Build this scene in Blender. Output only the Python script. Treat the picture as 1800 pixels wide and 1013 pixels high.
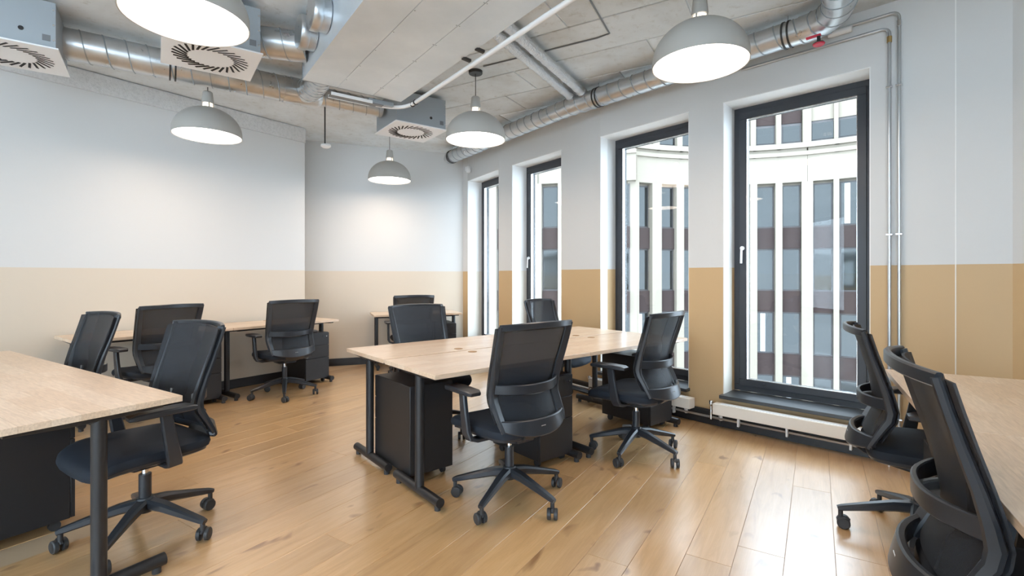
import bpy, math, random
from mathutils import Vector, Matrix
R = math.radians
random.seed(7)
sc = bpy.context.scene
for o in list(bpy.data.objects): bpy.data.objects.remove(o)
COL = sc.collection
# ------------------------------------------------------------------ camera
F_PX, HC, HORIZON = 857.0, 1.25, 486.0
cam = bpy.data.cameras.new('camera'); cam.sensor_width = 36.0; cam.sensor_fit = 'HORIZONTAL'
cam.lens = F_PX / 1800 * 36; cam.shift_y = -(506.5 - HORIZON) / 1800
cam.clip_start = 0.05; cam.clip_end = 300
camo = bpy.data.objects.new('camera', cam); COL.objects.link(camo)
camo.location = (0, 0, HC); camo.rotation_euler = (R(90), 0, 0); sc.camera = camo
# ------------------------------------------------------------------ world, exposure
w = bpy.data.worlds.new('overcast_sky'); sc.world = w; w.use_nodes = True
bg = w.node_tree.nodes['Background']; bg.inputs[0].default_value = (0.70, 0.85, 1.0, 1); bg.inputs[1].default_value = 8.0
sc.view_settings.view_transform = 'Standard'; sc.view_settings.look = 'None'
sc.view_settings.gamma = 1; sc.view_settings.use_curve_mapping = False
sc.view_settings.exposure = 0.3
LAMP_WATTS, LAMP_COL = 4.8, (1.0, 0.74, 0.53)
CEIL = 3.1; PAINT = 1.325

# ------------------------------------------------------------------ materials
def mat(name, col, rough=.5, metal=0., spec=.5, fn=None):
    m = bpy.data.materials.new(name); m.use_nodes = True
    nt = m.node_tree; b = nt.nodes['Principled BSDF']
    b.inputs['Base Color'].default_value = (*col, 1); b.inputs['Roughness'].default_value = rough
    b.inputs['Metallic'].default_value = metal; b.inputs['Specular IOR Level'].default_value = spec
    if fn: fn(nt, b)
    return m
def N(nt, t, **kw):
    n = nt.nodes.new(t)
    for k, v in kw.items():
        if k in n.inputs: n.inputs[k].default_value = v
        else: setattr(n, k, v)
    return n
def ramp(nt, src, stops):
    r = nt.nodes.new('ShaderNodeValToRGB'); e = r.color_ramp.elements
    while len(e) < len(stops): e.new(.5)
    for i, (p, c) in enumerate(stops): e[i].position = p; e[i].color = (*c, 1)
    nt.links.new(src, r.inputs[0]); return r
def coords(nt, scale=(1, 1, 1), kind='Object', rnd=0.):
    tc = nt.nodes.new('ShaderNodeTexCoord'); mp = nt.nodes.new('ShaderNodeMapping')
    mp.inputs['Scale'].default_value = scale; nt.links.new(tc.outputs[kind], mp.inputs['Vector'])
    if rnd:
        oi = nt.nodes.new('ShaderNodeObjectInfo'); mu = N(nt, 'ShaderNodeMath', operation='MULTIPLY'); mu.inputs[1].default_value = rnd
        nt.links.new(oi.outputs['Random'], mu.inputs[0]); nt.links.new(mu.outputs[0], mp.inputs['Location'])
    return mp.outputs[0]
def noise(nt, vec, scale, detail=4, rough=.55, dist=0.):
    n = N(nt, 'ShaderNodeTexNoise'); n.inputs['Scale'].default_value = scale; n.inputs['Detail'].default_value = detail
    n.inputs['Roughness'].default_value = rough; n.inputs['Distortion'].default_value = dist
    nt.links.new(vec, n.inputs['Vector']); return n.outputs['Fac']
def bump(nt, b, h, strength, dist=.01):
    bp = N(nt, 'ShaderNodeBump'); bp.inputs['Strength'].default_value = strength; bp.inputs['Distance'].default_value = dist
    nt.links.new(h, bp.inputs['Height']); nt.links.new(bp.outputs[0], b.inputs['Normal'])
def mixc(nt, fac, a, bb, blend='MIX'):
    m = N(nt, 'ShaderNodeMix', data_type='RGBA', blend_type=blend)
    if isinstance(fac, float): m.inputs[0].default_value = fac
    else: nt.links.new(fac, m.inputs[0])
    for i, v in ((6, a), (7, bb)):
        if isinstance(v, tuple): m.inputs[i].default_value = (*v, 1)
        else: nt.links.new(v, m.inputs[i])
    return m.outputs[2]
def f_paint(lower, upper):
    def fn(nt, b):
        g = N(nt, 'ShaderNodeNewGeometry'); s = N(nt, 'ShaderNodeSeparateXYZ'); nt.links.new(g.outputs['Position'], s.inputs[0])
        c = N(nt, 'ShaderNodeMath', operation='GREATER_THAN'); c.inputs[1].default_value = PAINT; nt.links.new(s.outputs['Z'], c.inputs[0])
        nt.links.new(mixc(nt, c.outputs[0], lower, upper), b.inputs['Base Color'])
        bump(nt, b, noise(nt, g.outputs['Position'], 60, 3), .06, .004)
    return fn
def f_oak(nt, b):
    v = coords(nt, (1.2, 9, 9), 'Object', 37.)
    n = noise(nt, v, 2.2, 6, .6, .8)
    r = ramp(nt, n, [(.25, (.52, .29, .125)), (.5, (.75, .46, .215)), (.75, (.83, .56, .30))])
    fine = noise(nt, coords(nt, (3, 120, 120), 'Object', 11.), 1.5, 3)
    c = mixc(nt, fine, r.outputs[0], (.60, .36, .16)); m2 = nt.nodes[-1]; 
    kn = noise(nt, coords(nt, (2.2, 5, 5), 'Object', 53.), 1.6, 2, .5, .5)
    kr = ramp(nt, kn, [(.0, (.22, .14, .10)), (.26, (.38, .28, .21)), (.34, (1, 1, 1))])
    c = mixc(nt, .8, c, kr.outputs[0], 'MULTIPLY')
    oi = N(nt, 'ShaderNodeObjectInfo'); rr = ramp(nt, oi.outputs['Random'], [(0, (.86, .85, .84)), (1, (1.06, 1.05, 1.04))])
    c = mixc(nt, 1.0, c, rr.outputs[0], 'MULTIPLY')
    nt.links.new(c, b.inputs['Base Color']); bump(nt, b, fine, .05, .002)
    b.inputs['Coat Weight'].default_value = 1.0; b.inputs['Coat Roughness'].default_value = .26; b.inputs['Coat IOR'].default_value = 1.6
def f_block(nt, b):
    v = coords(nt, (1, 1, 1), 'Object', 0)
    br = N(nt, 'ShaderNodeTexBrick'); nt.links.new(v, br.inputs['Vector'])
    br.inputs['Scale'].default_value = 1.0; br.inputs['Brick Width'].default_value = .34; br.inputs['Row Height'].default_value = .085
    br.inputs['Mortar Size'].default_value = .0004; br.inputs['Color1'].default_value = (.72, .54, .385, 1)
    br.inputs['Color2'].default_value = (.81, .655, .51, 1); br.inputs['Mortar'].default_value = (.5, .34, .2, 1); br.offset = .43
    n = noise(nt, coords(nt, (4, 40, 40)), 3, 5, .6, .6)
    r = ramp(nt, n, [(.3, (.80, .76, .72)), (.65, (1.05, 1.04, 1.03))])
    nt.links.new(mixc(nt, 1.0, br.outputs['Color'], r.outputs[0], 'MULTIPLY'), b.inputs['Base Color'])
def f_concrete(nt, b):
    v = coords(nt, (1, 1, 1), 'Object', 29.)
    a = noise(nt, v, 1.7, 6, .62, .3); s = noise(nt, v, 14, 5, .7)
    r = ramp(nt, a, [(.28, (.55, .55, .53)), (.5, (.66, .69, .70)), (.72, (.74, .78, .80))])
    r2 = ramp(nt, s, [(.25, (.72, .68, .62)), (.45, (1, 1, 1))])
    c = mixc(nt, .8, r.outputs[0], r2.outputs[0], 'MULTIPLY')
    oi = N(nt, 'ShaderNodeObjectInfo'); rr = ramp(nt, oi.outputs['Random'], [(0, (.84, .83, .82)), (1, (1.1, 1.1, 1.1))])
    nt.links.new(mixc(nt, 1.0, c, rr.outputs[0], 'MULTIPLY'), b.inputs['Base Color']); bump(nt, b, s, .25, .006)
def f_rough(nt, b):
    v = coords(nt); s = noise(nt, v, 38, 5, .75)
    r = ramp(nt, s, [(.3, (.58, .58, .57)), (.55, (.70, .70, .69))]); nt.links.new(r.outputs[0], b.inputs['Base Color']); bump(nt, b, s, .7, .02)
def f_galv(lo, hi, sc_=5., r0=.26, r1=.42):
    def fn(nt, b):
        v = coords(nt); a = noise(nt, v, sc_, 5, .6); r = ramp(nt, a, [(.3, lo), (.7, hi)]); nt.links.new(r.outputs[0], b.inputs['Base Color'])
        q = ramp(nt, noise(nt, v, sc_ * 2, 3), [(.3, (r0,) * 3), (.7, (r1,) * 3)]); nt.links.new(q.outputs[0], b.inputs['Roughness'])
    return fn
def f_foil(nt, b): bump(nt, b, noise(nt, coords(nt), 70, 4, .6), .8, .02)
def f_mesh(nt, b):
    tr = N(nt, 'ShaderNodeBsdfTransparent'); mx = N(nt, 'ShaderNodeMixShader'); mx.inputs[0].default_value = .80
    out = nt.nodes['Material Output']; nt.links.new(tr.outputs[0], mx.inputs[1]); nt.links.new(b.outputs[0], mx.inputs[2]); nt.links.new(mx.outputs[0], out.inputs['Surface'])
def f_glass(tint):
    def fn(nt, b):
        tr = N(nt, 'ShaderNodeBsdfTransparent'); tr.inputs[0].default_value = (*tint, 1); gl = N(nt, 'ShaderNodeBsdfGlossy'); gl.inputs['Roughness'].default_value = .0
        fr = N(nt, 'ShaderNodeFresnel'); ge = N(nt, 'ShaderNodeNewGeometry'); mr = N(nt, 'ShaderNodeMapRange'); mr.inputs[3].default_value = 1.32; mr.inputs[4].default_value = 1 / 1.32
        nt.links.new(ge.outputs['Backfacing'], mr.inputs[0]); nt.links.new(mr.outputs[0], fr.inputs[0]); mx = N(nt, 'ShaderNodeMixShader'); out = nt.nodes['Material Output']
        nt.links.new(fr.outputs[0], mx.inputs[0]); nt.links.new(tr.outputs[0], mx.inputs[1]); nt.links.new(gl.outputs[0], mx.inputs[2]); nt.links.new(mx.outputs[0], out.inputs['Surface'])
    return fn
def emis(name, col, s):
    m = mat(name, (.9, .9, .9)); b = m.node_tree.nodes['Principled BSDF']
    b.inputs['Emission Color'].default_value = (*col, 1); b.inputs['Emission Strength'].default_value = s; return m
WHITE = (.63, .63, .62); TAN = (.56, .385, .205)
M = dict(
 paint=mat('wall_paint_two_tone', WHITE, .5, 0, .4, f_paint(TAN, WHITE)),
 paint_l=mat('wall_paint_tan_with_sheen', WHITE, .45, 0, .5, f_paint((.64, .555, .45), WHITE)),  # lower tan made paler: the sheen of window light is painted in
 reveal=mat('reveal_plaster', WHITE, .5, 0, .4, f_paint((.78, .74, .66), (.82, .82, .81))),  # pale lower tone: bleaching by window light put into the colour
 oak=mat('oak_plank', (.6, .43, .28), .30, 0, 1.0, f_oak), oakbase=mat('oak_base', (.5, .36, .23), .5),
 block=mat('rubberwood_block', (.7, .5, .33), .30, 0, .9, f_block),
 conc=mat('concrete_panel', (.5, .5, .48), .85, 0, .3, f_concrete), concd=mat('concrete_joint', (.20, .19, .17), .9),
 rough=mat('rough_plaster', (.6, .6, .6), .9, 0, .2, f_rough),
 galv=mat('galvanised_steel', (.6, .62, .63), .34, .9, .5, f_galv((.50, .52, .53), (.66, .67, .68))),
 sheet=mat('galvanised_sheet', (.7, .72, .73), .4, .6, .5, f_galv((.64, .71, .77), (.77, .83, .88), 2.5, .40, .52)),
 boxm=mat('zinc_box', (.36, .40, .43), .5, .5, .5), foil=mat('aluminium_foil', (.78, .8, .82), .25, 1., .5, f_foil),
 chrome=mat('chrome', (.75, .76, .77), .18, 1.), pipe=mat('zinc_conduit', (.55, .58, .6), .3, .9),
 black=mat('black_metal', (.018, .018, .02), .42), plast=mat('black_plastic', (.024, .027, .033), .33), rub=mat('caster_rubber', (.035, .035, .037), .5),
 fab=mat('navy_black_fabric', (.014, .019, .028), .75, 0, .35), mesh=mat('chair_mesh', (.018, .021, .027), .6, 0, .4, f_mesh),
 grey=mat('grey_plastic', (.16, .17, .18), .45), badge=mat('silver_badge', (.7, .7, .7), .3, .8),
 frame=mat('window_frame_anthracite', (.030, .034, .042), .38), pane=mat('window_glass', (1, 1, 1), 0, 0, .5, f_glass((.97, .98, .98))),
 sill=mat('slate_sill', (.05, .055, .06), .35), cream=mat('radiator_cream', (.80, .74, .66), .4), whitep=mat('white_plastic', (.80, .80, .79), .45),
 lampg=mat('lamp_greige', (.40, .385, .355), .55), lampin=mat('lamp_inner_white', (.9, .9, .88), .5), glow=emis('lamp_diffuser', (1, .95, .88), 5.0), neckglow=emis('lamp_neck_glow', (1, .82, .6), 1.4),
 cable=mat('cable_black', (.02, .02, .02), .5), red=mat('red_plastic', (.55, .03, .06), .45), brass=mat('brass', (.6, .42, .18), .3, 1.), dark=mat('dark_slot', (.008, .008, .01), .7),
 whitem=mat('white_powder_coat', (.80, .81, .82), .45),
 stone=mat('facade_cream_stone', (.225, .195, .155), .85, 0, .2), brown=mat('facade_brown_panel', (.037, .026, .024), .8, 0, .1), fframe=mat('facade_dark_frame', (.05, .045, .045), .5),
 fglass=mat('facade_glass', (.040, .043, .043), .05, .75), asphalt=mat('street_paving', (.42, .42, .41), .9), grom=mat('wood_grommet', (.42, .25, .12), .5), blind=mat('roller_blind', (.66, .68, .68), .7),
)
# ------------------------------------------------------------------ mesh builder
class B:
    def __init__(s): s.v = []; s.f = []
    def add(s, vs, fs):
        n = len(s.v); s.v += [tuple(p) for p in vs]; s.f += [tuple(i + n for i in f) for f in fs]; return s
    def box(s, c, d, rz=0, mtx=None):
        x, y, z = d[0] / 2, d[1] / 2, d[2] / 2
        vs = [Vector((a * x, b * y, e * z)) for e in (-1, 1) for b in (-1, 1) for a in (-1, 1)]
        m = mtx if mtx else Matrix.Rotation(rz, 3, 'Z')
        return s.add([m @ p + Vector(c) for p in vs], [(0, 2, 3, 1), (4, 5, 7, 6), (0, 1, 5, 4), (2, 6, 7, 3), (0, 4, 6, 2), (1, 3, 7, 5)])
    def prism(s, poly, z0, z1):
        n = len(poly); a = sum(poly[i][0] * poly[(i + 1) % n][1] - poly[(i + 1) % n][0] * poly[i][1] for i in range(n))
        if a < 0: poly = poly[::-1]
        return s.add([(p[0], p[1], z0) for p in poly] + [(p[0], p[1], z1) for p in poly],
                     [tuple(range(n))[::-1], tuple(range(n, 2 * n))] + [(i, (i + 1) % n, n + (i + 1) % n, n + i) for i in range(n)])
    def tube(s, path, r, n=12, cap=True, closed=False):
        P = [Vector(p) for p in path]; k = len(P); rr = r if isinstance(r, (list, tuple)) else [r] * k
        t0 = (P[1] - P[0]).normalized(); u = t0.orthogonal().normalized(); rings = []
        for i in range(k):
            t = (P[min(i + 1, k - 1)] - P[max(i - 1, 0)]).normalized()
            u = (u - t * u.dot(t)).normalized(); w_ = t.cross(u)
            rings += [P[i] + (u * math.cos(2 * math.pi * j / n) + w_ * math.sin(2 * math.pi * j / n)) * rr[i] for j in range(n)]
        fs = [(i * n + j, i * n + (j + 1) % n, (i + 1) * n + (j + 1) % n, (i + 1) * n + j) for i in range(k - 1) for j in range(n)]
        if cap: fs += [tuple(range(n))[::-1], tuple((k - 1) * n + j for j in range(n))]
        return s.add(rings, fs)
    def sweep(s, path, ups, ws, hs):
        """rectangular section: width ws along side axis, height hs along ups"""
        P = [Vector(p) for p in path]; k = len(P); vs = []
        for i in range(k):
            t = (P[min(i + 1, k - 1)] - P[max(i - 1, 0)]).normalized(); up = Vector(ups[i] if isinstance(ups, list) else ups)
            side = t.cross(up).normalized(); up = side.cross(t).normalized()
            w_ = (ws[i] if isinstance(ws, list) else ws) / 2; h = (hs[i] if isinstance(hs, list) else hs) / 2
            b = min(w_, h) * .45
            vs += [P[i] + side * a + up * c for a, c in ((-w_ + b, -h), (w_ - b, -h), (w_, -h + b), (w_, h - b), (w_ - b, h), (-w_ + b, h), (-w_, h - b), (-w_, -h + b))]
        n = 8
        fs = [(i * n + j, i * n + (j + 1) % n, (i + 1) * n + (j + 1) % n, (i + 1) * n + j) for i in range(k - 1) for j in range(n)]
        fs += [tuple(range(n))[::-1], tuple((k - 1) * n + j for j in range(n))]
        return s.add(vs, fs)
    def lathe(s, prof, n=24, c=(0, 0, 0)):
        k = len(prof); vs = [(c[0] + r * math.cos(2 * math.pi * j / n), c[1] + r * math.sin(2 * math.pi * j / n), c[2] + z) for r, z in prof for j in range(n)]
        return s.add(vs, [(i * n + j, i * n + (j + 1) % n, (i + 1) * n + (j + 1) % n, (i + 1) * n + j) for i in range(k - 1) for j in range(n)])
    def grid(s, fn, nu, nv, th=None):
        top = [Vector(fn(i / nu, j / nv)) for j in range(nv + 1) for i in range(nu + 1)]; W = nu + 1
        fs = [(j * W + i, j * W + i + 1, (j + 1) * W + i + 1, (j + 1) * W + i) for j in range(nv) for i in range(nu)]
        if th is None: return s.add(top, fs)
        n = len(top); bot = [p + Vector(th) for p in top]; fs2 = [tuple(q + n for q in f[::-1]) for f in fs]
        edge = [i for i in range(W)] + [j * W + nu for j in range(1, nv + 1)] + [nv * W + i for i in range(nu - 1, -1, -1)] + [j * W for j in range(nv - 1, 0, -1)]
        side = [(edge[i], edge[i] + n, edge[(i + 1) % len(edge)] + n, edge[(i + 1) % len(edge)]) for i in range(len(edge))]
        return s.add(top + bot, fs + fs2 + side)
    def obj(s, name, m, parent=None, bevel=0., smooth=True, recalc=True):
        me = bpy.data.meshes.new(name); me.from_pydata(s.v, [], s.f); me.validate()
        if recalc:
            import bmesh
            bm = bmesh.new(); bm.from_mesh(me); bmesh.ops.recalc_face_normals(bm, faces=bm.faces); bm.to_mesh(me); bm.free()
        if smooth: me.shade_smooth(); me.set_sharp_from_angle(angle=R(38))
        me.materials.append(M[m]); o = bpy.data.objects.new(name, me); COL.objects.link(o)
        if parent: o.parent = parent
        if bevel:
            bv = o.modifiers.new('bevel', 'BEVEL'); bv.width = bevel; bv.segments = 2; bv.limit_method = 'ANGLE'
        return o
def tag(o, label, cat, group=None, kind=None):
    if label: o['label'] = label
    if cat: o['category'] = cat
    if group: o['group'] = group
    if kind: o['kind'] = kind
    return o
def empty(name, loc=(0, 0, 0), rz=0):
    o = bpy.data.objects.new(name, None); o.empty_display_size = .1; COL.objects.link(o); o.location = loc; o.rotation_euler = (0, 0, rz); return o
def struct(o): o['kind'] = 'structure'; return o
def copy_tree(o, parent=None):
    c = o.copy(); COL.objects.link(c)
    if parent: c.parent = parent
    for ch in o.children: copy_tree(ch, c)
    return c
def add2(p, *terms):
    x, y = p
    for k, d in terms: x += k * d[0]; y += k * d[1]
    return (x, y)
# ------------------------------------------------------------------ room shell
LW0, LWD = (-2.61, 6.14), (.58, .8146)                 # left wall ends at LW0
LWN = (-.8146, .58)
BW0, BWD = (-2.841, 6.67), (.936, .352)
FARC = (-.749, 7.457)
WP = [FARC, (-.673, 7.40), (-.177, 6.578), (0, 6.343), (.566, 5.575), (.914, 5.054), (1.556, 4.287), (1.759, 4.063), (2.477, 3.369), (2.962, 2.884)]
WK = 'pwpwpwpwp'
TH = .36; HW, HS = 2.70, .27
def outn(a, b):
    d = Vector((b[0] - a[0], b[1] - a[1])).normalized(); return Vector((-d.y, d.x)), d
def off(i, t):
    n = Vector((0, 0))
    if i > 0: n += outn(WP[i - 1], WP[i])[0]
    if i < len(WP) - 1: n += outn(WP[i], WP[i + 1])[0]
    n.normalize(); return (WP[i][0] + n.x * t, WP[i][1] + n.y * t)
wr = B(); rv = B()
for i, k in enumerate(WK):
    a, b = WP[i], WP[i + 1]; c, d = off(i + 1, TH), off(i, TH)
    if k == 'p': wr.prism([a, b, c, d], -.3, CEIL + .25)
    else:
        wr.prism([a, b, c, d], HW, CEIL + .25); wr.prism([a, b, c, d], -.3, HS - .03)
last = WP[-1]
RX = 3.77
struct(B().prism([last, (RX, -2.5), (RX + .3, -2.5), (RX + .3, last[1] + .1), add2(last, (.3, (.707, .707)))], -.3, CEIL + .25).obj('wall_end', 'paint', smooth=False))
wall_right = struct(wr.obj('wall_right', 'paint', smooth=False))
# thin plaster linings of the window reveals
for i, k in enumerate(WK):
    if k != 'w': continue
    a, b = WP[i], WP[i + 1]; n, d = outn(a, b); n2 = (n.x, n.y); d2 = (d.x, d.y); e = .006
    for p, sg in ((a, 1), (b, -1)):
        q = add2(p, (.001, n2)); rv.prism([q, add2(q, (.26, n2)), add2(q, (.26, n2), (sg * e, d2)), add2(q, (sg * e, d2))], HS - .03, HW)
    q = add2(a, (.001, n2), (e, d2)); q2 = add2(b, (.001, n2), (-e, d2)); rv.prism([q, q2, add2(q2, (.26, n2)), add2(q, (.26, n2))], HW - e, HW)
struct(rv.obj('trim_1', 'reveal', smooth=False))
# left wall, back wall, rear wall
lw_end = add2(LW0, (-10.6, LWD))
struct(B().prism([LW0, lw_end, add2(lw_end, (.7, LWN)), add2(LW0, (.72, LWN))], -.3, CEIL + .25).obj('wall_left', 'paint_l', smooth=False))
b0 = add2(BW0, (-.9, BWD)); b1 = add2(FARC, (.10, BWD)); bn = (-.352, .936)
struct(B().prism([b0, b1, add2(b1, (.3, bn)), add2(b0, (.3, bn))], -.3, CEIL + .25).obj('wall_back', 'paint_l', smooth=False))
rb = B(); x0 = lw_end[0] - .2; y0 = -2.5
ops = [(-7.9 + 2.35 * i, -5.95 + 2.35 * i) for i in range(4)]  # assumed openings, out of view, added to let in frontal daylight
xs = x0
for (a, b) in ops:
    rb.box(((xs + a) / 2, y0 - .15, 1.5), (a - xs, .3, 3.7)); rb.box(((a + b) / 2, y0 - .15, (2.85 + 3.35) / 2), (b - a, .3, .5)); rb.box(((a + b) / 2, y0 - .15, -.05), (b - a, .3, .7)); xs = b
rb.box(((xs + RX + .3) / 2, y0 - .15, 1.5), (RX + .3 - xs, .3, 3.7))
struct(rb.obj('wall_rear', 'paint', smooth=False))
# floor: base + planks
struct_floor = struct(B().prism([(-9, -2.6), (RX + .2, -2.6), (RX + .2, 2), (4, 3.2), (0, 8), (-4, 8), (-9, 1)], -.2, -.003).obj('floor', 'oakbase', smooth=False))
def clip(poly, p, n):
    out = []
    for i in range(len(poly)):
        a, b = poly[i], poly[(i + 1) % len(poly)]
        da = (a[0] - p[0]) * n[0] + (a[1] - p[1]) * n[1]; db = (b[0] - p[0]) * n[0] + (b[1] - p[1]) * n[1]
        if da <= 0: out.append(a)
        if (da < 0 < db) or (db < 0 < da):
            t = da / (da - db); out.append((a[0] + t * (b[0] - a[0]), a[1] + t * (b[1] - a[1])))
    return out
CH_N = (.777, .629)
PLANES = [(LW0, LWN), (BW0, (-.352, .936)), (FARC, CH_N)]
def clip_room(poly, extra=()):
    for p, n in PLANES + list(extra):
        if len(poly) < 3: return []
        poly = clip(poly, p, n)
    return poly if len(poly) >= 3 else []
def area(poly): return abs(sum(poly[i][0] * poly[(i + 1) % len(poly)][1] - poly[(i + 1) % len(poly)][0] * poly[i][1] for i in range(len(poly)))) / 2
def slabs(name, m, parent, du, wu, lens, z0, z1, gap, y_min, bev, stag, limit=300):
    """rows of boards along du, width wu; each clipped to the room and made an object with its own local axes"""
    dv = (-du[1], du[0]); made = []
    vmin, vmax, umin, umax = -9, 9, -3, 10
    r_ = 0; v = vmin
    while v < vmax:
        u = umin - random.random() * lens if stag is None else umin - (r_ * stag) % lens
        while u < umax:
            L = lens * (random.uniform(.75, 1.1) if stag is None else 1)
            g = gap / 2; q = [(u + g, v + g), (u + L - g, v + g), (u + L - g, v + wu - g), (u + g, v + wu - g)]
            poly = [(a * du[0] + b * dv[0], a * du[1] + b * dv[1]) for a, b in q]
            poly = clip_room(poly, [((0, y_min), (0, -1)), ((-6, 0), (-1, 0)), ((4.2, 0), (1, 0))])
            if poly and area(poly) > .01:
                cx = sum(p[0] for p in poly) / len(poly); cy = sum(p[1] for p in poly) / len(poly)
                if abs(cx) < 1.08 * max(cy, 0) + .9: made.append((u + L / 2, v + wu / 2, poly))
            u += L
        v += wu; r_ += 1
    th = math.atan2(du[1], du[0])
    for uc, vc, poly in made:
        c = (uc * du[0] + vc * dv[0], uc * du[1] + vc * dv[1])
        lp = [((p[0] - c[0]) * du[0] + (p[1] - c[1]) * du[1], (p[0] - c[0]) * dv[0] + (p[1] - c[1]) * dv[1]) for p in poly]
        o = B().prism(lp, z0, z1).obj(name, m, parent, smooth=False); o.location = (c[0], c[1], 0); o.rotation_euler = (0, 0, th)
        if bev:
            bv = o.modifiers.new('bevel', 'BEVEL'); bv.width = bev; bv.segments = 1
    return len(made)
npl = slabs('floor_plank', 'oak', struct_floor, (math.cos(R(58)), math.sin(R(58))), .19, 2.05, -.015, 0., .0016, 1.0, .0008, None)
# ceiling: slab + concrete panels with open joints
ceil = struct(B().prism([(-9, -2.6), (RX + .2, -2.6), (RX + .2, 2), (4, 3.2), (0, 8), (-4, 8), (-9, 1)], CEIL + .012, CEIL + .25).obj('ceiling', 'conc', smooth=False))
nce = slabs('concrete_panel', 'conc', ceil, (math.cos(R(-30)), math.sin(R(-30))), .475, 1.2, CEIL, CEIL + .03, .014, .6, .003, .37)
print('planks', npl, 'panels', nce)
# rough plaster band along the top of the left wall
q0 = add2(LW0, (-.002, LWN)); q1 = add2(lw_end, (-.002, LWN))
struct(B().prism([q0, q1, add2(q1, (-.035, LWN)), add2(q0, (-.02, LWN))], 2.93, CEIL).obj('trim_2', 'rough', smooth=False))
# baseboards
def board(name, pts, h, t, z0=0., m='black', side=1):
    b = B()
    for a, c in zip(pts[:-1], pts[1:]):
        n, d = outn(a, c); n2 = (-n.x * side, -n.y * side)
        b.prism([a, c, add2(c, (t, n2)), add2(a, (t, n2))], z0, z0 + h)
    return struct(b.obj(name, m, smooth=False))
board('baseboard_left', [add2(LW0, (-8, LWD)), LW0], .10, .015, .001)
board('baseboard_back', [BW0, FARC], .10, .015, .001)
board('baseboard_right', WP, .11, .03, .001)
struct(B().box((1, 45, -11.6), (160, 110, .4)).obj('street_ground', 'asphalt', smooth=False))

# ------------------------------------------------------------------ windows
def ring(b, x0, x1, z0, z1, wd, y0, y1):
    b.box(((x0 + x1) / 2, (y0 + y1) / 2, z0 + wd / 2), (x1 - x0, y1 - y0, wd)); b.box(((x0 + x1) / 2, (y0 + y1) / 2, z1 - wd / 2), (x1 - x0, y1 - y0, wd))
    for x in (x0 + wd / 2, x1 - wd / 2): b.box((x, (y0 + y1) / 2, (z0 + z1) / 2), (wd, y1 - y0, z1 - z0 - 2 * wd))
    return b
def make_window(idx, a, b, handle):
    n, d = outn(a, b); L = math.dist(a, b); t = empty('window_%d' % idx, (a[0], a[1], 0), math.atan2(d.y, d.x)); struct(t)
    ring(B(), 0.006, L - .006, HS, HW - .006, .055, .235, .33).obj('window_frame', 'frame', t, .003)
    ring(B(), .052, L - .052, HS + .046, HW - .052, .058, .222, .30).obj('sash', 'frame', t, .004)
    ring(B(), .108, L - .108, HS + .102, HW - .108, .006, .226, .262).obj('glazing_bead', 'chrome', t)
    B().box((L / 2, .265, (HS + HW) / 2), (L - .22, .012, HW - HS - .22)).obj('pane', 'pane', t, smooth=False)
    B().box((L / 2, .085, HS - .014), (L + .02, .30, .028)).obj('window_sill', 'sill', t, .003)
    if handle:
        h = B().tube([(.080, .222, 1.49), (.080, .205, 1.49)], .018, 14)
        h.sweep([(.080, .196, 1.50), (.080, .192, 1.46), (.078, .190, 1.36)], (0, 1, 0), .018, .012); h.obj('window_handle', 'whitem', t, .002)
    B().tube([(.25, .222, HS + .075), (.25, .208, HS + .075)], .014, 12).obj('window_lock', 'plast', t)
    return t
widx = [i for i, k in enumerate(WK) if k == 'w']
for j, i in enumerate(widx): make_window(j + 1, WP[i], WP[i + 1], j in (1, 3))
for j, (a, b) in enumerate(ops):  # unseen rear windows, assumed as a source of fill daylight
    t = empty('window_%d' % (len(widx) + 1 + j), ((a + b) / 2, y0, 0)); struct(t)
    ring(B(), -(b - a) / 2 + .002, (b - a) / 2 - .002, .302, 2.848, .07, -.2, -.12).obj('window_frame', 'frame', t)
    B().box((0, -.16, 1.575), (b - a - .15, .012, 2.4)).obj('pane', 'pane', t, smooth=False)

# ------------------------------------------------------------------ building across the street
fac = empty('office_building', (10.2, 24, -11.4))
tag(fac, 'curved cream stone office building with brown spandrels across the street', 'building')
fo = Vector(fac.location)
OC, RR = Vector((10.2, 14.8)), 10.25
pxs = [846, 886, 926, 966, 1008, 1050, 1092, 1134, 1176, 1216, 1259, 1303, 1347, 1392, 1447, 1494, 1541, 1590, 1640, 1692, 1748, 1810, 1880, 1960]
A118 = OC + RR * Vector((math.cos(R(118)), math.sin(R(118)))); WD = Vector((-.97, .22)).normalized()
def facade_pt(px):
    k = (px - 900) / F_PX; d = Vector((k, 1)).normalized()
    # arc
    bq = d.dot(OC); disc = bq * bq - (OC.length_squared - RR * RR); best = None
    if disc > 0:
        p = d * (bq + math.sqrt(disc)); a = math.degrees(math.atan2(p.y - OC.y, p.x - OC.x))
        if -20 < a < 118: best = (p, Vector((-(p.y - OC.y), p.x - OC.x)).normalized() * -1)
    if best is None:
        # wing: A118 + s WD
        den = d.x * WD.y - d.y * WD.x; s_ = (A118.x * d.y - A118.y * d.x) / den * 1.0
        s_ = (d.y * A118.x - d.x * A118.y) / (d.x * WD.y - d.y * WD.x)
        p = A118 + WD * s_; best = (p, WD * -1)
    return best
cols_ = [facade_pt(p) for p in pxs]
def fbox(b, p, t, w_, z0, z1, y0, y1):
    nrm = Vector((-t.y, t.x)); m = math.atan2(t.y, t.x); c = p + nrm * ((y0 + y1) / 2)
    b.box((c.x - fo.x, c.y - fo.y, (z0 + z1) / 2 - fo.z), (w_, y1 - y0, z1 - z0), m)
    return b
rows = [(3.71 - 3.2 * k, 5.85 - 3.2 * k) for k in range(4)]
core = B(); 
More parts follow.
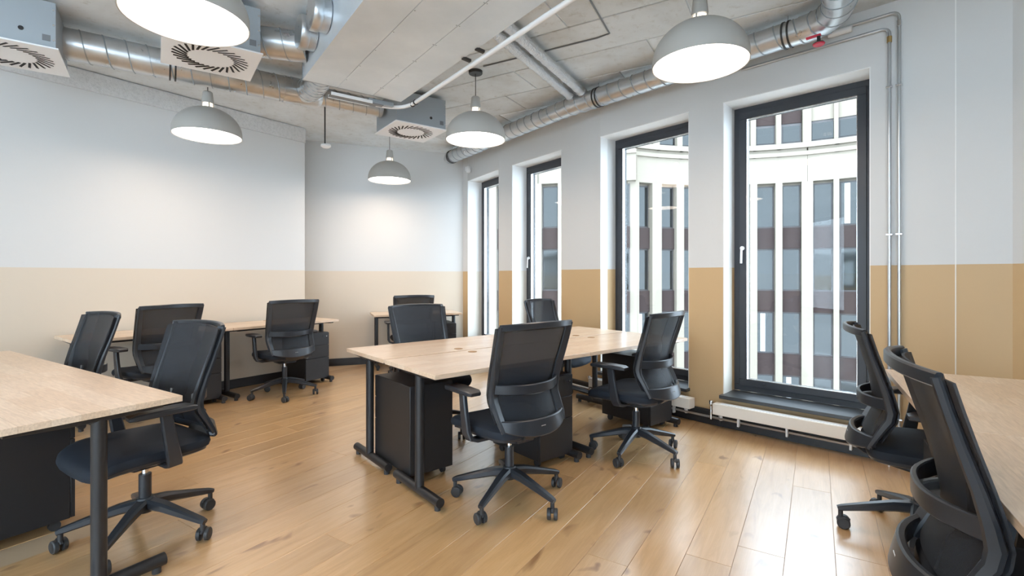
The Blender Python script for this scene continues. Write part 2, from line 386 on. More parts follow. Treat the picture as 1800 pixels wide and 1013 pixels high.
for i in range(len(cols_)):
    p, t = cols_[i]; q0_ = cols_[i - 1][0] if i else p - t * 1.3; q1_ = cols_[i + 1][0] if i < len(cols_) - 1 else p + t * 1.3
    W = ((p - q0_).length + (q1_ - p).length) / 2
    ww = .84
    fbox(core, p, t, W + .25, -11.4, 12.5, .45, .8)
    # fin to the right of this column
    mid = (p + q1_) / 2; gapw = (q1_ - p).length - ww
    fb = fbox(B(), mid, (t + (cols_[i + 1][1] if i < len(cols_) - 1 else t)).normalized(), gapw, -11.3, 5.95, 0, .44); fb.obj('fin', 'stone', fac, smooth=False)
    bd = fbox(B(), p, t, W + .1, 5.95, 7.25, .0, .44); bd.obj('upper_band', 'stone', fac, smooth=False)
    fbox(fbox(B(), p, t, W + .12, 7.25, 7.45, -.12, .44), p, t, W + .12, 7.6, 7.85, -.22, .44).obj('cornice', 'stone', fac, smooth=False)
    fbox(B(), p, t, W + .05, 7.45, 7.6, -.02, .43).obj('cornice_frieze', 'stone', fac, smooth=False)
    ad = fbox(B(), p, t, .30, 7.85, 10.6, .1, .44); ad.location = (0, 0, 0) if False else None
    f2 = B(); fbox(f2, mid, t, gapw * .75, 7.85, 11.6, .05, .44); f2.obj('attic_pier', 'stone', fac, smooth=False)
    aw = fbox(B(), p, t, W - gapw * .75 + .02, 7.95, 8.95, .25, .40).obj('attic_window', 'fframe', fac, smooth=False)
    fbox(B(), p, t, W - gapw * .75 - .14, 8.02, 8.82, .22, .26).obj('pane', 'fglass', aw, smooth=False)
    fbox(B(), p, t, W - gapw * .75, 8.95, 11.6, .2, .44).obj('attic_panel', 'brown' if pxs[i] < 1420 else 'stone', fac, smooth=False)
    for k, (z0, z1) in enumerate(rows):
        wv = fbox(B(), p, t, ww, z0, z1, .34, .44).obj('window', 'fframe', fac, smooth=False)
        fbox(B(), p, t, ww - .14, z0 + .08, z1 - .08, .30, .35).obj('pane', 'fglass', wv, smooth=False)
        fbox(B(), p, t, ww, z0 - 1.06, z0, .22, .44).obj('spandrel', 'brown', fac, smooth=False)
        if (i * 7 + k * 3) % 5 == 0: fbox(B(), p - t * .1, t, .22, z0 + .1, z1 - .1, .285, .305).obj('curtain', 'blind', wv, smooth=False)
core.obj('wall', 'stone', fac, smooth=False)

# ------------------------------------------------------------------ radiators, pipes
def place_on_wall(i): 
    a, b = WP[i], WP[i + 1]; n, d = outn(a, b); return (a[0], a[1], 0), math.atan2(d.y, d.x), math.dist(a, b)
rad_lab = {1: 'narrow cream convector radiator below the second window from the far corner', 2: 'cream convector radiator behind the swivel chair at the third window', 3: 'long cream convector radiator below the large near window'}
for j in (1, 2, 3):
    loc, rz, L = place_on_wall(widx[j]); t = empty('radiator', loc, rz); tag(t, rad_lab[j], 'radiator', 'convector radiators under the windows')
    B().box((L / 2 + .03, -.105, .168), (L + .12, .09, .088)).obj('casing', 'cream', t, .004)
    B().box((L / 2 + .03, -.105, .2135), (L + .02, .05, .003)).obj('grille', 'whitem', t)
    for x in (.15, L / 2, L - .1): B().box((x, -.075, .085), (.014, .03, .08)).obj('bracket', 'whitep', t)
    v = B().tube([(-.06, -.10, .07), (-.06, -.10, .20)], .009, 10); v.tube([(-.06, -.10, .185), (-.02, -.10, .185)], .011, 10); v.tube([(-.06, -.10, .195), (-.06, -.10, .225)], .017, 12); v.obj('valve', 'chrome', t)
pp = empty('heating_pipes', (WP[2][0], WP[2][1], 0)); tag(pp, 'pair of slim steel heating pipes running above the black skirting under the windows', 'pipe')
for z, m in ((.128, 'black'), (.075, 'pipe')):
    pts = []
    for i in range(2, len(WP)):
        q = off(i, -.062); pts.append((q[0] - WP[2][0], q[1] - WP[2][1], z))
    B().tube(pts, .0095, 8).obj('pipe', m, pp)
for i in (6, 7, 8):
    q = off(i, -.05); B().box((q[0] - WP[2][0], q[1] - WP[2][1], .095), (.02, .03, .07)).obj('pipe_clip', 'whitep', pp)

# ------------------------------------------------------------------ desks
def make_desk():
    t = empty('desk')
    tp = B(); n = 20; gx, gy, gr = .60, .525, .03
    tp.box((.6, .3, .7275), (1.196, .598, .025)); top = tp.obj('tabletop', 'block', t, .0015)
    g = B().lathe([(.030, .7405), (.031, .7425), (.022, .7425), (.021, .7408), (.0, .7406)], 20, (gx, gy, 0)); g.obj('cable_grommet', 'grom', t)
    for x in (.06, 1.14):
        lg = B().tube([(x, .27, .055), (x, .27, .70)], .026, 18).obj('leg', 'black', t)
        B().tube([(x, .045, .047), (x, .555, .047)], .026, 16).obj('foot', 'black', lg)
        for y in (.075, .525): B().tube([(x, y, .0), (x, y, .03)], .017, 12).obj('glide', 'rub', lg)
        ar = B().sweep([(x, .06, .705), (x, .2, .702), (x, .36, .702), (x, .54, .705)], (0, 0, 1), .05, [.014, .024, .024, .014]); ar.obj('support_arm', 'black', lg)
    B().box((.6, .27, .694), (1.06, .05, .034)).obj('cross_beam', 'black', t, .002)
    tr = B().box((.6, .50, .655), (.7, .12, .006)); tr.box((.6, .44, .675), (.7, .004, .04)); tr.box((.6, .56, .675), (.7, .004, .04)); tr.obj('cable_tray', 'black', t)
    return t
def make_ped():
    t = empty('drawer_pedestal')
    B().box((0, .02, .32), (.30, .48, .54)).obj('body', 'black', t, .003)
    for k, (z0, z1) in enumerate(((.445, .585), (.30, .441), (.052, .296))):
        dr = B().box((0, -.23, (z0 + z1) / 2), (.298, .018, z1 - z0)).obj('drawer', 'black', t, .002)
        if k == 0:
            lk = B().box((.095, -.2405, .545), (.058, .004, .022)); lk.obj('lock_plate', 'plast', dr, .001)
            B().tube([(.11, -.2425, .545), (.11, -.252, .545)], .007, 12).obj('lock', 'chrome', dr)
    for x in (-.11, .11):
        for y in (-.17, .2):
            c = B().tube([(x - .011, y, .024), (x + .011, y, .024)], .024, 14); c.box((x, y, .045), (.03, .035, .012)); c.obj('caster', 'rub', t)
    return t
desk0 = make_desk(); ped0 = make_ped(); used = {'d': False, 'p': False}
def frame_of(o, yd):
    y = Vector(yd).normalized(); x = Vector((y.y, -y.x)); return Vector(o), x, y, math.atan2(x.y, x.x)
def put(kind, fr, lx, ly, label, cat, group, z=0, drot=0):
    proto = desk0 if kind == 'd' else ped0
    o = proto if not used[kind] else copy_tree(proto); used[kind] = True
    p = fr[0] + fr[1] * lx + fr[2] * ly; o.location = (p.x, p.y, z); o.rotation_euler = (0, 0, fr[3] + drot); tag(o, label, cat, group); return o
CD = Vector((.772, .636)).normalized(); CY = Vector((-CD.y, CD.x)); PB = Vector((-.397, 2.509))
FC = frame_of(PB, CY); FCF = frame_of(PB + CD * 2.4 + CY * 1.222, -CY)
FL = frame_of((-1.408, 2.088), (-.5255, -.851)); FW = frame_of((-3.445, 3.834), (-.8146, .58)); FB = frame_of((-1.81, 6.38), (-.362, .932)); FR = frame_of((2.054, 2.685), (.858, -.514))
DG = 'pale wood desks on black T-foot legs'
D = lambda fr, x, lab: put('d', fr, x, 0, lab, 'desk', DG)
D(FC, 0, 'pale wood desk at the front left of the central four-desk island, nearest the camera'); D(FC, 1.2, 'pale wood desk of the central island in front of the large near window')
D(FCF, 1.2, 'pale wood desk of the central island at its far left corner'); D(FCF, 0, 'pale wood desk of the central island at the far end beside the windows')
D(FL, 0, 'large pale wood desk in the left foreground with its corner towards the room'); D(FL, 1.2, 'pale wood desk at the left picture edge, adjoining the foreground desk')
D(FW, 0, 'pale wood desk against the left wall, half hidden behind the left swivel chairs'); D(FW, 1.2, 'pale wood desk against the left wall at the wall corner')
D(FB, 0, 'single small pale wood desk against the back wall'); D(FR, 0, 'pale wood desk at right with its far corner near the steel conduits'); D(FR, 1.2, 'pale wood desk at the bottom right picture corner')
PG = 'black drawer pedestals under the desks'
P = lambda fr, x, lab, ly=.35: put('p', fr, x, ly, lab, 'pedestal', PG)
P(FC, .99, 'black drawer pedestal with lock right behind the front central swivel chair'); P(FC, 2.19, 'black drawer pedestal under the central island by the large window')
P(FCF, 2.16, 'black pedestal between the two near T-foot legs of the central island', .52); P(FCF, .99, 'black pedestal under the far window end of the central island')
P(FL, .99, 'black pedestal in deep shade under the left foreground desk'); P(FW, .99, 'black pedestal at the left wall behind the foreground swivel chair')
P(FW, 2.19, 'black pedestal beside the swivel chair at the left wall corner'); P(FB, .99, 'black pedestal under the small desk at the back wall'); P(FR, .935, 'black pedestal between the two swivel chairs at the right desk', .275)

# ------------------------------------------------------------------ office chair
def make_chair():
    t = empty('office_chair')
    # star base
    hub = B().lathe([(.0, .12), (.035, .12), (.042, .14), (.042, .175), (.033, .19), (.0, .19)], 20); hub.obj('base_hub', 'plast', t)
    for k in range(5):
        a = R(72 * k); dx, dy = math.cos(a), math.sin(a)
        lg = B().sweep([(dx * r, dy * r, z) for r, z in ((.015, .160), (.10, .150), (.22, .120), (.305, .098), (.325, .092))], (0, 0, 1), [.060, .052, .040, .034, .028], [.050, .044, .034, .026, .020]).obj('base_leg', 'plast', t)
        r = .312; c = Vector((dx * r, dy * r, 0)); tv = Vector((-dy, dx, 0)); rot = R(40 + 67 * k); wv = Vector((math.cos(a + rot), math.sin(a + rot), 0)); side = Vector((-wv.y, wv.x, 0)); cc = c + wv * .012
        cs = B().tube([c + Vector((0, 0, .05)), c + Vector((0, 0, .09))], .011, 10)
        for s_ in (-1, 1):
            o = cc + Vector((0, 0, .029)); cs.tube([o + side * s_ * .007, o + side * s_ * .010, o + side * s_ * .024, o + side * s_ * .028], [.024, .029, .029, .024], 18)
        cs.sweep([cc - wv * .028 + Vector((0, 0, .04)), cc - wv * .012 + Vector((0, 0, .057)), cc + wv * .012 + Vector((0, 0, .057)), cc + wv * .026 + Vector((0, 0, .044))], (0, 0, 1), .013, .008)
        cs.obj('caster', 'rub', lg)
    B().tube([(0, 0, .185), (0, 0, .30)], .026, 18).obj('lift_sleeve', 'plast', t)
    B().tube([(0, 0, .29), (0, 0, .37)], .014, 14).obj('gas_lift', 'chrome', t)
    mc = B().sweep([(0, -.14, .372), (0, -.05, .368), (0, .07, .368), (0, .12, .378)], (0, 0, 1), [.12, .17, .17, .10], [.03, .05, .05, .03]); mc.obj('tilt_mechanism', 'plast', t)
    lv = B().tube([(.05, .04, .37), (.19, .05, .365), (.235, .055, .358)], .006, 8); lv.sweep([(.225, .055, .36), (.275, .058, .35)], (0, 0, 1), .03, .012); lv.obj('lever', 'grey', t)
    # seat: shell + cushion
    def seat_pt(u, v, zt):
        ang_ = 2 * math.pi * u; e = .36; cx = math.copysign(abs(math.cos(ang_)) ** e, math.cos(ang_)); cy = math.copysign(abs(math.sin(ang_)) ** e, math.sin(ang_))
        return cx, cy
    def pad(b, hw, y0_, y1_, prof, n=40):
        k = len(prof); vs = []
        for ins, z in prof:
            for j in range(n):
                cx, cy = seat_pt(j / n, 0, 0); yy = (y0_ + y1_) / 2 + cy * ((y1_ - y0_) / 2 - ins); xx = cx * (hw * (1 - .05 * (cy < 0)) - ins)
                zz = z - (.028 * max(0, (yy - .14) / .13) ** 2 if yy > .14 else 0) + .012 * (abs(xx) / hw) ** 2
                vs.append((xx, yy, zz))
        fs = [(i * n + j, i * n + (j + 1) % n, (i + 1) * n + (j + 1) % n, (i + 1) * n + j) for i in range(k - 1) for j in range(n)] + [tuple(range(n))[::-1], tuple((k - 1) * n + j for j in range(n))]
        b.add(vs, fs); return b
    pad(B(), .245, -.215, .275, [(.09, .385), (.03, .388), (.01, .397), (.008, .412)]).obj('seat_shell', 'plast', t)
    pad(B(), .252, -.22, .285, [(.03, .405), (.006, .413), (0, .432), (.003, .450), (.018, .463), (.05, .470), (.12, .472)]).obj('seat', 'fab', t)
    # back
    prof = [(1.000, -.235, .238), (.93, -.215, .235), (.85, -.190, .230), (.76, -.160, .224), (.69, -.140, .219), (.64, -.130, .216), (.60, -.136, .214), (.55, -.165, .211), (.50, -.193, .207), (.462, -.212, .200)]
    def rail(z):
        for (z0, y0_, x0_), (z1, y1_, x1_) in zip(prof[:-1], prof[1:]):
            if z1 <= z <= z0:
                k = (z0 - z) / (z0 - z1); return y0_ + (y1_ - y0_) * k, x0_ + (x1_ - x0_) * k
        return (prof[0][1], prof[0][2]) if z > 1 else (prof[-1][1], prof[-1][2])
    fr = B()
    for s_ in (-1, 1):
        path = [(s_ * x, y, z) for z, y, x in prof]
        fr.sweep(path, [(s_ * .35, 1, .1)] * len(path), [.040, .042, .044, .046, .050, .054, .054, .050, .048, .040], [.020, .020, .022, .026, .032, .038, .036, .030, .026, .022])
    def arc_bar(z, depth, h, th, w_adj=0., dz=0., y_adj=0., n=14):
        y, x = rail(z); x += w_adj; pts = []
        for i in range(n + 1):
            q = -1 + 2 * i / n; pts.append((q * x, y + y_adj - depth * (1 - abs(q) ** 2.4), z + dz * (1 - q * q)))
        return pts, h, th
    pts, h, th = arc_bar(.992, .058, .034, .018, .012, .008); fr.sweep(pts, (0, 0, 1), th, h)
    pts, h, th = arc_bar(.672, .092, .050, .016, .004, -.006, -.006); fr.sweep(pts, (0, 0, 1), th, h)
    pts, h, th = arc_bar(.494, .075, .066, .024, .010, -.022, 0.0); hs = [.052 + .036 * (1 - (-1 + 2 * i / 14) ** 2) for i in range(15)]; fr.sweep(pts, (0, .25, 1), th, hs)
    fr.obj('backrest_frame', 'plast', t)
    # link from the lower band to the mechanism
    B().sweep([(0, -.262, .455), (0, -.22, .415), (0, -.12, .378)], (0, .5, 1), [.22, .18, .12], .024).obj('back_bracket', 'plast', t)
    def mesh_pt(u, v):
        z = .50 + .49 * v; y, x = rail(z); q = -1 + 2 * u
        dep = .045 + .02 * math.sin(math.pi * min(1, max(0, (z - .5) / .3)))
        return (q * (x + .022), y + .020 - dep * (1 - abs(q) ** 2.2), z + .012 * v * (1 - q * q))
    B().grid(mesh_pt, 16, 24, (0, .006, 0)).obj('mesh_back', 'mesh', t)
    pts, h, th = arc_bar(.652, .070, .030, .02, -.10, 0, -.028); B().sweep(pts, (0, 0, 1), th, h).obj('lumbar_support', 'grey', t)
    bdg = B().box((.0, -.2795, .475), (.030, .004, .016)).obj('badge', 'badge', t)
    # arms
    for s_ in (-1, 1):
        ar = B().sweep([(s_ * .10, -.01, .386), (s_ * .24, -.01, .388), (s_ * .275, -.008, .40), (s_ * .288, .0, .43), (s_ * .290, .018, .53), (s_ * .290, .034, .638)], [(0, 0, 1), (0, 0, 1), (s_ * -.7, 0, .7), (s_ * -1, 0, .0), (s_ * -1, 0, 0), (s_ * -1, 0, 0)], [.062, .062, .062, .060, .052, .046], [.02, .02, .024, .028, .026, .026]).obj('armrest', 'plast', t)
        B().sweep([(s_ * .288, -.085, .646), (s_ * .288, -.06, .650), (s_ * .288, .06, .652), (s_ * .285, .15, .650), (s_ * .282, .175, .645)], (0, 0, 1), [.06, .085, .09, .085, .06], [.018, .026, .028, .026, .018]).obj('arm_pad', 'plast', ar)
    return t
chair0 = make_chair(); cu = [False]
def put_chair(fr, lx, ly, label, cast=0., turn=0., dx=0, dy=0):
    o = chair0 if not cu[0] else copy_tree(chair0); cu[0] = True
    p = fr[0] + fr[1] * lx + fr[2] * ly; rz = fr[3] + R(turn); o.location = (p.x + dx, p.y + dy, 0); o.rotation_euler = (0, 0, rz)
    # the star base swivels independently
    for ch in o.children:
        if ch.name.split('.')[0] == 'base_leg': ch.rotation_euler = (0, 0, R(cast) - rz)
    tag(o, label, 'chair', 'black mesh office swivel chairs'); return o
CH = 'black mesh swivel chair '
put_chair(FC, .438, -.069, CH + 'seen from behind at the near side of the central desks', 27.8)
put_chair(FC, 1.577, -.089, CH + 'at the central desks in front of the large near windows', 20, 8)
put_chair(FCF, 1.70, -.03, CH + 'seen from the front across the far left of the central desks', 40)
put_chair(FCF, .20, -.09, CH + 'seen from the front at the window end of the central desks', 60, 14)
put_chair(FB, .46, -.16, CH + 'at the small desk on the back wall', 10)
put_chair(FW, 1.66, -.115, CH + 'at the left wall desk nearest the wall corner', 294.6, -6)
put_chair(FW, .54, -.06, CH + 'seen from behind at the left wall, between two front-facing chairs', 30, 8)
put_chair(FL, .443, -.033, CH + 'tucked into the left foreground desk, facing left', 279)
put_chair(FL, 1.68, -.04, CH + 'behind the foreground desk, farthest left, only its back showing', 15)
put_chair(FR, .402, .085, CH + 'at right in front of the large window, star base showing', 10, 0)
put_chair(FR, 1.68, .11, CH + 'cut off at the bottom right corner, nearest the camera', 30, 0).scale = (1, 1, 1.025)

# ------------------------------------------------------------------ pendant lamps
def make_lamp():
    t = empty('pendant_lamp'); Rr = .267
    prof = [(Rr, 0), (Rr * .998, .03)] + [(Rr * math.cos(a), .03 + .222 * math.sin(a)) for a in [R(x) for x in range(6, 78, 6)]] + [(.052, .252)]
    inner = [(max(r - .005, .03), max(z - .004, .001)) for r, z in prof][::-1]
    B().lathe(prof + inner + [prof[0]], 48).obj('shade', 'lampg', t)
    B().lathe([(.0, .016), (.15, .016), (.25, .013), (.260, .010)], 40).obj('diffuser', 'glow', t)
    nk = B().lathe([(.040, .250), (.036, .292)], 20); nk.obj('glow_collar', 'neckglow', t)
    st = B()
    for k in range(4):
        a = R(90 * k + 45); st.sweep([(.05 * math.cos(a), .05 * math.sin(a), .246), (.041 * math.cos(a), .041 * math.sin(a), .296)], (-math.sin(a), math.cos(a), 0), .004, .010)
    st.obj('strut', 'lampg', t)
    B().lathe([(.0, .290), (.046, .290), (.047, .30), (.038, .385), (.030, .392), (.0, .392)], 24).obj('socket_cup', 'lampg', t)
    B().tube([(0, 0, .39), (0, 0, .605)], .0035, 6).obj('cord', 'cable', t)
    B().lathe([(.0, .598), (.058, .598), (.062, .603), (.062, .6245), (.0, .6245)], 28).obj('ceiling_rose', 'cable', t)
    return t
lamp0 = make_lamp(); ZR = CEIL - .625
lamps = [(-.328, 4.393, 'grey dome pendant lamp with black ceiling rose above the central desks'), (1.09, 2.83, 'large grey dome pendant lamp in front of the right windows'), (-1.56, 2.34, 'largest grey dome pendant lamp, cut off by the top edge at left'),
         (-2.664, 4.268, 'grey dome pendant lamp before the left wall'), (-1.568, 6.249, 'smallest grey dome pendant lamp before the back wall')]
for i, (x, y, lab) in enumerate(lamps):
    o = lamp0 if i == 0 else copy_tree(lamp0); o.location = (x, y, ZR); tag(o, lab, 'lamp', 'grey dome pendant lamps')
    L = bpy.data.lights.new('lamp_bulb', 'AREA'); L.shape = 'DISK'; L.size = .48; L.energy = LAMP_WATTS; L.color = LAMP_COL
    lo = bpy.data.objects.new('lamp_bulb', L); COL.objects.link(lo); lo.parent = o; lo.location = (0, 0, .004)

# ------------------------------------------------------------------ ventilation
def resample(path, step):
    P = [Vector(p) for p in path]; out = [P[0]]
    for a, b in zip(P[:-1], P[1:]):
        n = max(1, int((b - a).length / step)); out += [a + (b - a) * (i / n) for i in range(1, n + 1)]
    return out
def bez(p0, p1, p2, n=10):
    p0, p1, p2 = Vector(p0), Vector(p1), Vector(p2); return [p0 * (1 - t) ** 2 + p1 * 2 * t * (1 - t) + p2 * t * t for t in [i / n for i in range(n + 1)]]
def duct(parent, name, path, r, pitch=.13, m='galv'):
    o = B().tube(path, r, 36).obj(name, m, parent)
    P = resample(path, .02); acc = 0; u = (P[1] - P[0]).normalized().orthogonal().normalized(); hp = []
    for i in range(len(P)):
        t = (P[min(i + 1, len(P) - 1)] - P[max(i - 1, 0)]).normalized(); u = (u - t * u.dot(t)).normalized(); w_ = t.cross(u)
        if i: 
            seg = (P[i] - P[i - 1]).length; k = 4
            for j in range(1, k + 1):
                a = 2 * math.pi * (acc + seg * j / k) / pitch; c = P[i - 1] + (P[i] - P[i - 1]) * (j / k); hp.append(c + (u * math.cos(a) + w_ * math.sin(a)) * (r + .001))
            acc += seg
    if len(hp) > 3: B().tube(hp, .0048, 4).obj('spiral_seam', 'boxm', o)
    return o
def clamp(parent, c, t, r, rod=True):
    c, t = Vector(c), Vector(t).normalized(); b = B()
    for s_ in (-.018, .018): b.tube([c + t * (s_ - .006), c + t * (s_ + .006)], r + .006, 32)
    o = b.obj('duct_clamp', 'cable', parent)
    if rod: B().tube([c + Vector((0, 0, r)), Vector((c.x, c.y, CEIL + .005 - (UZ if r > .09 else 2.965)))], .004, 6).obj('hanger_rod', 'pipe', o)
UZ = 2.95; AX = Vector((.807, .59)).normalized(); AXN = Vector((AX.y, -AX.x))      # AX: cross-room axis, AXN: along the windows towards the camera
# big sheet metal duct
DO = Vector((-1.597, 3.716)); DA = Vector((.594, -.804)).normalized(); DX = Vector((-DA.y, DA.x))   # DX: to the right
t = empty('air_duct', (DO.x, DO.y, 2.75), math.atan2(DX.y, DX.x)); tag(t, 'large rectangular sheet metal air duct across the ceiling', 'duct')
LEN = 4.6   # local x: across, local -y: towards the camera
B().box((.40, -LEN / 2, .165), (.790, LEN, .318)).obj('duct_body', 'sheet', t, smooth=False)
for a, b in ((0, .258), (.261, .548), (.551, .80)):
    B().box(((a + b) / 2, -LEN / 2, .003), (b - a, LEN, .006)).obj('bottom_sheet', 'sheet', t, .001)
rvb = B()
for x in (.27, .54, .56):
    for k in range(14): rvb.lathe([(.0, -.002), (.004, -.0015), (.005, .001)], 8, (x, -.2 - k * .3, 0))
rvb.obj('screw_row', 'boxm', t)['kind'] = 'stuff'
B().box((.40, .004, .165), (.80, .012, .33)).obj('end_flange', 'boxm', t, smooth=False)
for y in (-.34, -.66):
    cp = B().tube([(.0, -.0 + y, .20), (-.05, y, .20)], .108, 30).obj('spigot', 'galv', t)
    B().tube([(-.05, y, .20), (-.058, y, .20), (-.10, y, .20), (-.108, y, .20)], [.112, .116, .116, .110], 30).obj('end_cap', 'galv', cp)
# white condensate pipe beside it
def DW(x, y, z): q = DO + DX * x + DA * y; return (q.x, q.y, z)
pt = empty('drain_pipe', (DO.x, DO.y, 2.7)); tag(pt, 'white plastic drain pipe along the right edge of the large duct', 'pipe')
L_ = lambda p: (p[0] - DO.x, p[1] - DO.y, p[2] - 2.7)
B().tube([L_(DW(.885, .12, 2.735)), L_(DW(.885, 4.5, 2.735))], .0165, 14).obj('pipe', 'whitep', pt)
B().tube([L_(p) for p in bez(DW(.885, .12, 2.735), DW(.885, -.10, 2.73), DW(.70, -.12, 2.725), 8)] + [L_(DW(.62, -.12, 2.722))], .016, 12).obj('elbow', 'whitep', pt)
for y in (.04, .10): B().tube([L_(DW(.885, y, 2.735)), L_(DW(.885, y + .012, 2.735))], .023, 14).obj('pipe_collar', 'cable', pt)
for y in (1.05, 1.22): B().sweep([L_(DW(.79, y, 2.748)), L_(DW(.85, y, 2.742))], (0, 0, 1), .03, .02).obj('pipe_bracket', 'cable', pt)
tr = empty('cable_channel', DW(.45, -.1, 2.70)); tr.rotation_euler = (0, 0, math.atan2(DX.y, DX.x)); tag(tr, 'short white-rimmed grey cable channel below the far end of the duct', 'channel')
B().box((0, 0, .012), (.44, .07, .006)).obj('tray', 'grey', tr); B().box((-.05, .04, .018), (.34, .008, .024)).obj('rim', 'whitep', tr); B().box((-.05, -.04, .018), (.34, .008, .024)).obj('rim', 'whitep', tr)
B().box((.20, 0, .034), (.22, .075, .035)).obj('cover', 'boxm', tr, .002)
# diffuser boxes
def make_diffuser():
    t = empty('ceiling_diffuser'); 
    bx = B().box((0, 0, .16), (.53, .53, .30)).obj('plenum_box', 'boxm', t, smooth=False)
    B().box((0, 0, .005), (.56, .56, .010)).obj('face_plate', 'whitem', t, .001)
    mesh_o = None
    for k in range(28):
        a = 2 * math.pi * k / 28
        if mesh_o is None: mesh_o = B().box((0, 0, 0), (.105, .014, .004)).obj('slot', 'dark', t, smooth=False); s_ = mesh_o
        else: s_ = mesh_o.copy(); COL.objects.link(s_); s_.parent = t
        s_.location = (.178 * math.cos(a), .178 * math.sin(a), -.0005); s_.rotation_euler = (R(14), 0, a + R(35))
    for x, z in ((.10, .10),):
        B().tube([(x, -.264, z), (x, -.268, z)], .014, 12).obj('plug', 'cable', t); B().box((x + .12, -.266, z - .03), (.04, .003, .04)).obj('sticker', 'grey', t)
    sc_ = B()
    for z in (.06, .16, .26): sc_.tube([(.255, -.265, z), (.255, -.270, z)], .006, 8)
    sc_.obj('screw_row', 'chrome', t)
    return t
dif0 = make_diffuser(); axr = math.atan2(AX.y, AX.x)
DIF = [(-1.055, 5.08, 'square swirl ceiling diffuser in a grey box between the two middle lamps'), (-2.075, 3.36, 'square swirl ceiling diffuser behind the large top left lamp'), (-3.396, 3.29, 'square swirl ceiling diffuser in a grey box at the top left corner')]
for i, (x, y, lab) in enumerate(DIF):
    o = dif0 if i == 0 else copy_tree(dif0); o.location = (x, y, 2.75); o.rotation_euler = (0, 0, axr); tag(o, lab, 'diffuser', 'square swirl ceiling diffusers')
# round duct along the left, with branch into the big duct
D1a, D1b = Vector((-3.20, 3.60)), Vector((-1.33, 4.95)); dd = (D1b - D1a).normalized(); J = D1a + dd * 1.55; D1a = D1a - dd * .15
t = empty('round_duct', (D1a.x, D1a.y, UZ)); tag(t, 'long round spiral duct running between the left and middle diffusers', 'duct')
l3 = lambda q, z=0: (q.x - D1a.x, q.y - D1a.y, z)
duct(t, 'wide_pipe', [l3(D1a), l3(J)], .112); duct(t, 'narrow_pipe', [l3(J), l3(D1b)], .085)
B().tube([l3(J - dd * .16), l3(J + dd * .13), l3(J + dd * .17)], [.118, .118, .09], 32).obj('saddle', 'galv', t)
end = DO + DX * .16 - DA * .0
duct(t, 'branch_elbow', bez(l3(J), l3(J + (end - J) * .25 + dd * .12), l3(end), 12), .105, .07)
clamp(t, l3(D1a + dd * .72), (dd.x, dd.y, 0), .112)
t = empty('round_duct', (-2.075, 3.36, UZ)); tag(t, 'short round spiral duct from the left diffuser into the large duct', 'duct')
e2 = DO + DA * .12 - Vector((-2.075, 3.36)); s2 = AX * .285; duct(t, 'pipe', [(s2.x, s2.y, 0), (e2.x, e2.y, 0)], .108)
# round duct along the windows
wpts = [(-.90, 7.05), (-.089, 5.86), (.577, 4.944), (1.036, 4.44), (1.78, 3.65), (2.02, 3.40)]
t = empty('round_duct', (wpts[0][0], wpts[0][1], 2.965)); tag(t, 'long silver round duct following the window wall below the ceiling', 'duct')
P3 = [Vector((x - wpts[0][0], y - wpts[0][1], 0)) for x, y in wpts]; sm = [P3[0]]
for i in range(1, len(P3) - 1):
    a, b, c = P3[i - 1], P3[i], P3[i + 1]; sm += bez(b + (a - b) * .2, b, b + (c - b) * .2, 4)
sm.append(P3[-1]); duct(t, 'pipe', sm, .088)
eb = P3[-1]; dl = (P3[-1] - P3[-2]).normalized()
path = bez(eb, eb + dl * .20, eb + dl * .20 + Vector((-.12, -.22, 0)), 8); path.append(path[-1] + Vector((-.45, -.72, 0)))
duct(t, 'elbow', path, .094, .12)
for k, fr_ in ((0, .06), (2, .55), (4, .75)):
    c = P3[k] + (P3[k + 1] - P3[k]) * fr_; clamp(t, c, P3[k + 1] - P3[k], .088)
B().tube([P3[0] + (P3[0] - P3[1]).normalized() * .10, P3[0] + (P3[0] - P3[1]).normalized() * .02], .05, 20).obj('end_nozzle', 'galv', t)
# two foil hoses
for k, (a, b) in enumerate((((-.30, 3.24), (.56, 4.78)), ((-.19, 3.18), (.66, 4.68)))):
    t = empty('foil_duct', (a[0], a[1], 3.0)); tag(t, ('left' if k == 0 else 'right') + ' one of the two crinkled foil ducts above the drain pipe', 'duct', 'crinkled foil ducts')
    P_ = resample([(0, 0, .03), (b[0] - a[0], b[1] - a[1], .03)], .03); B().tube(P_, [.042 * random.uniform(.93, 1.07) for _ in P_], 20).obj('hose', 'foil', t)
    e = P_[-1]; B().tube([e, e + (P_[-1] - P_[-2]).normalized() * .05], .046, 20).obj('hose_collar', 'galv', t)

# ------------------------------------------------------------------ small services
def thing_mesh(name, b, m, label, cat, loc=(0, 0, 0)): 
    o = b.obj(name, m); o.location = loc; return tag(o, label, cat)
cz = CEIL - .006
cp = [(-.25, 4.28, cz), (.02, 4.13, cz), (.66, 3.77, cz), (.74, 3.70, cz), (.42, 3.05, cz), (.3, 2.75, cz)]
thing_mesh('ceiling_cable', B().tube([(x + .25, y - 4.28, 0) for x, y, z in cp], .006, 6), 'grey', 'thin cable conduit stapled along the concrete ceiling joints', 'cable', cp[0])
t = empty('smoke_detector', (-1.985, 5.2, 2.64)); tag(t, 'white round smoke detector hanging on a black rod', 'detector')
B().lathe([(.0, -.02), (.035, -.018), (.052, -.004), (.050, .014), (.02, .022), (.0, .022)], 24).obj('sensor_body', 'whitep', t); B().tube([(-.01, 0, .02), (-.01, 0, .46)], .008, 8).obj('rod', 'cable', t)
n, d = outn(WP[0], WP[1])
t = empty('motion_sensor', (-.66, 7.30, 2.84)); tag(t, 'small white motion sensor at the far corner above the first window', 'sensor')
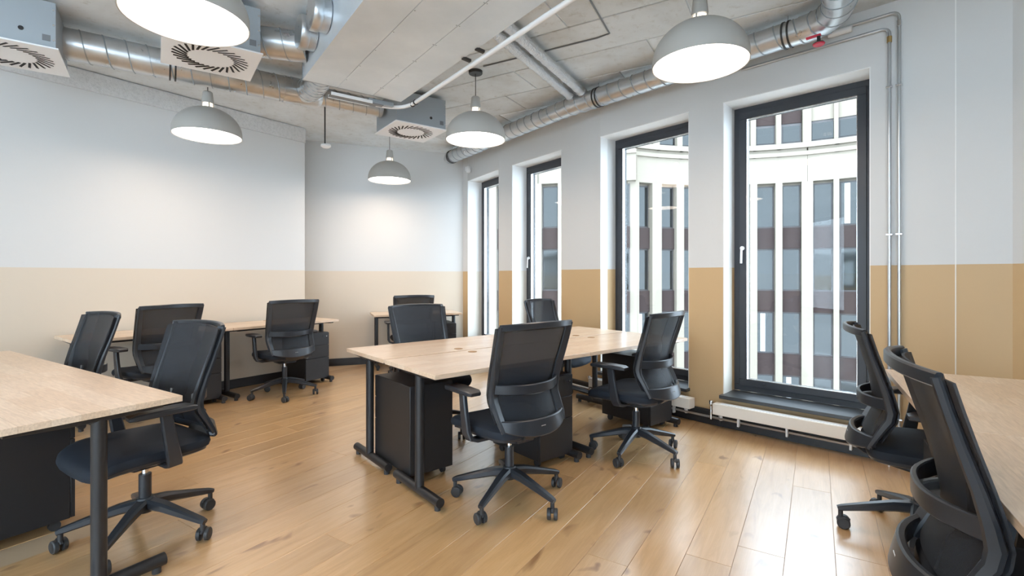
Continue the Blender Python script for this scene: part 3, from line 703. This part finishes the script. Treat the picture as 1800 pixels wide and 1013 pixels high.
B().box((0, .03, .03), (.09, .05, .06), R(-50)).obj('mount', 'whitep', t, .004); B().lathe([(.0, -.05), (.03, -.04), (.04, -.01), (.03, .02), (.0, .025)], 16, (.01, -.02, 0)).obj('lens', 'whitep', t)
t = empty('alarm_beacon', (2.045, 3.25, 2.79)); t.rotation_euler = (0, 0, R(-46)); t.scale = (.62, .62, .72); tag(t, 'red and black beacon hanging below the window duct', 'beacon')
B().box((-.05, 0, .095), (.14, .03, .02)).obj('bracket', 'red', t, .003); B().box((0, 0, .055), (.03, .03, .065)).obj('stem', 'cable', t, .003)
B().lathe([(.0, .028), (.05, .026), (.06, .014), (.0, .014)], 20).obj('cap', 'cable', t); B().lathe([(.0, 0), (.052, .002), (.059, .014), (.0, .0141)], 20).obj('lens', 'red', t)
# steel conduits on the pier right of the large window
n, d = outn(WP[8], WP[9]); n2, d2 = (n.x, n.y), (d.x, d.y)
for k, (s_, ztop, run) in enumerate(((.108, 2.92, .95), (.160, 3.01, .80))):
    p = add2(WP[8], (s_, d2), (-.03, n2)); t = empty('steel_conduit', (p[0], p[1], 0)); tag(t, ('left' if k == 0 else 'right') + ' one of the two steel conduits down the pier beside the large window', 'pipe', 'steel conduits on the pier')
    B().tube([(0, 0, .002), (0, 0, ztop - .05)], .0105, 12).obj('riser', 'pipe', t)
    B().tube(bez((0, 0, ztop - .05), (0, 0, ztop), (-d.x * .05, -d.y * .05, ztop), 6) + [Vector((-d.x * run, -d.y * run, ztop))], .0105, 12).obj('bend', 'pipe', t)
    B().tube([(0, 0, ztop - .10), (0, 0, ztop - .06)], .0145, 12).obj('coupling', 'brass' if k == 0 else 'chrome', t)
    for z in (.30, 1.53, 2.52): B().box((0, 0, z), (.036, .036, .012), math.atan2(d.y, d.x)).obj('pipe_clip', 'chrome', t, .002)
p = add2(WP[8], (-.10, d2), (-.04, n2)); o = thing_mesh('pipe_valve', B().tube([(0, 0, 0), (-d.x * .14, -d.y * .14, 0)], .022, 14), 'whitep', 'white insulated valve sleeve on the upper pipe above the large window', 'valve', (p[0], p[1], 2.985))
# pier edge bead
p = add2(WP[8], (.436, d2)); struct(B().box((p[0] - n.x * .001, p[1] - n.y * .001, 1.55), (.006, .006, 3.1), math.atan2(d.y, d.x)).obj('trim_3', 'reveal', smooth=False))
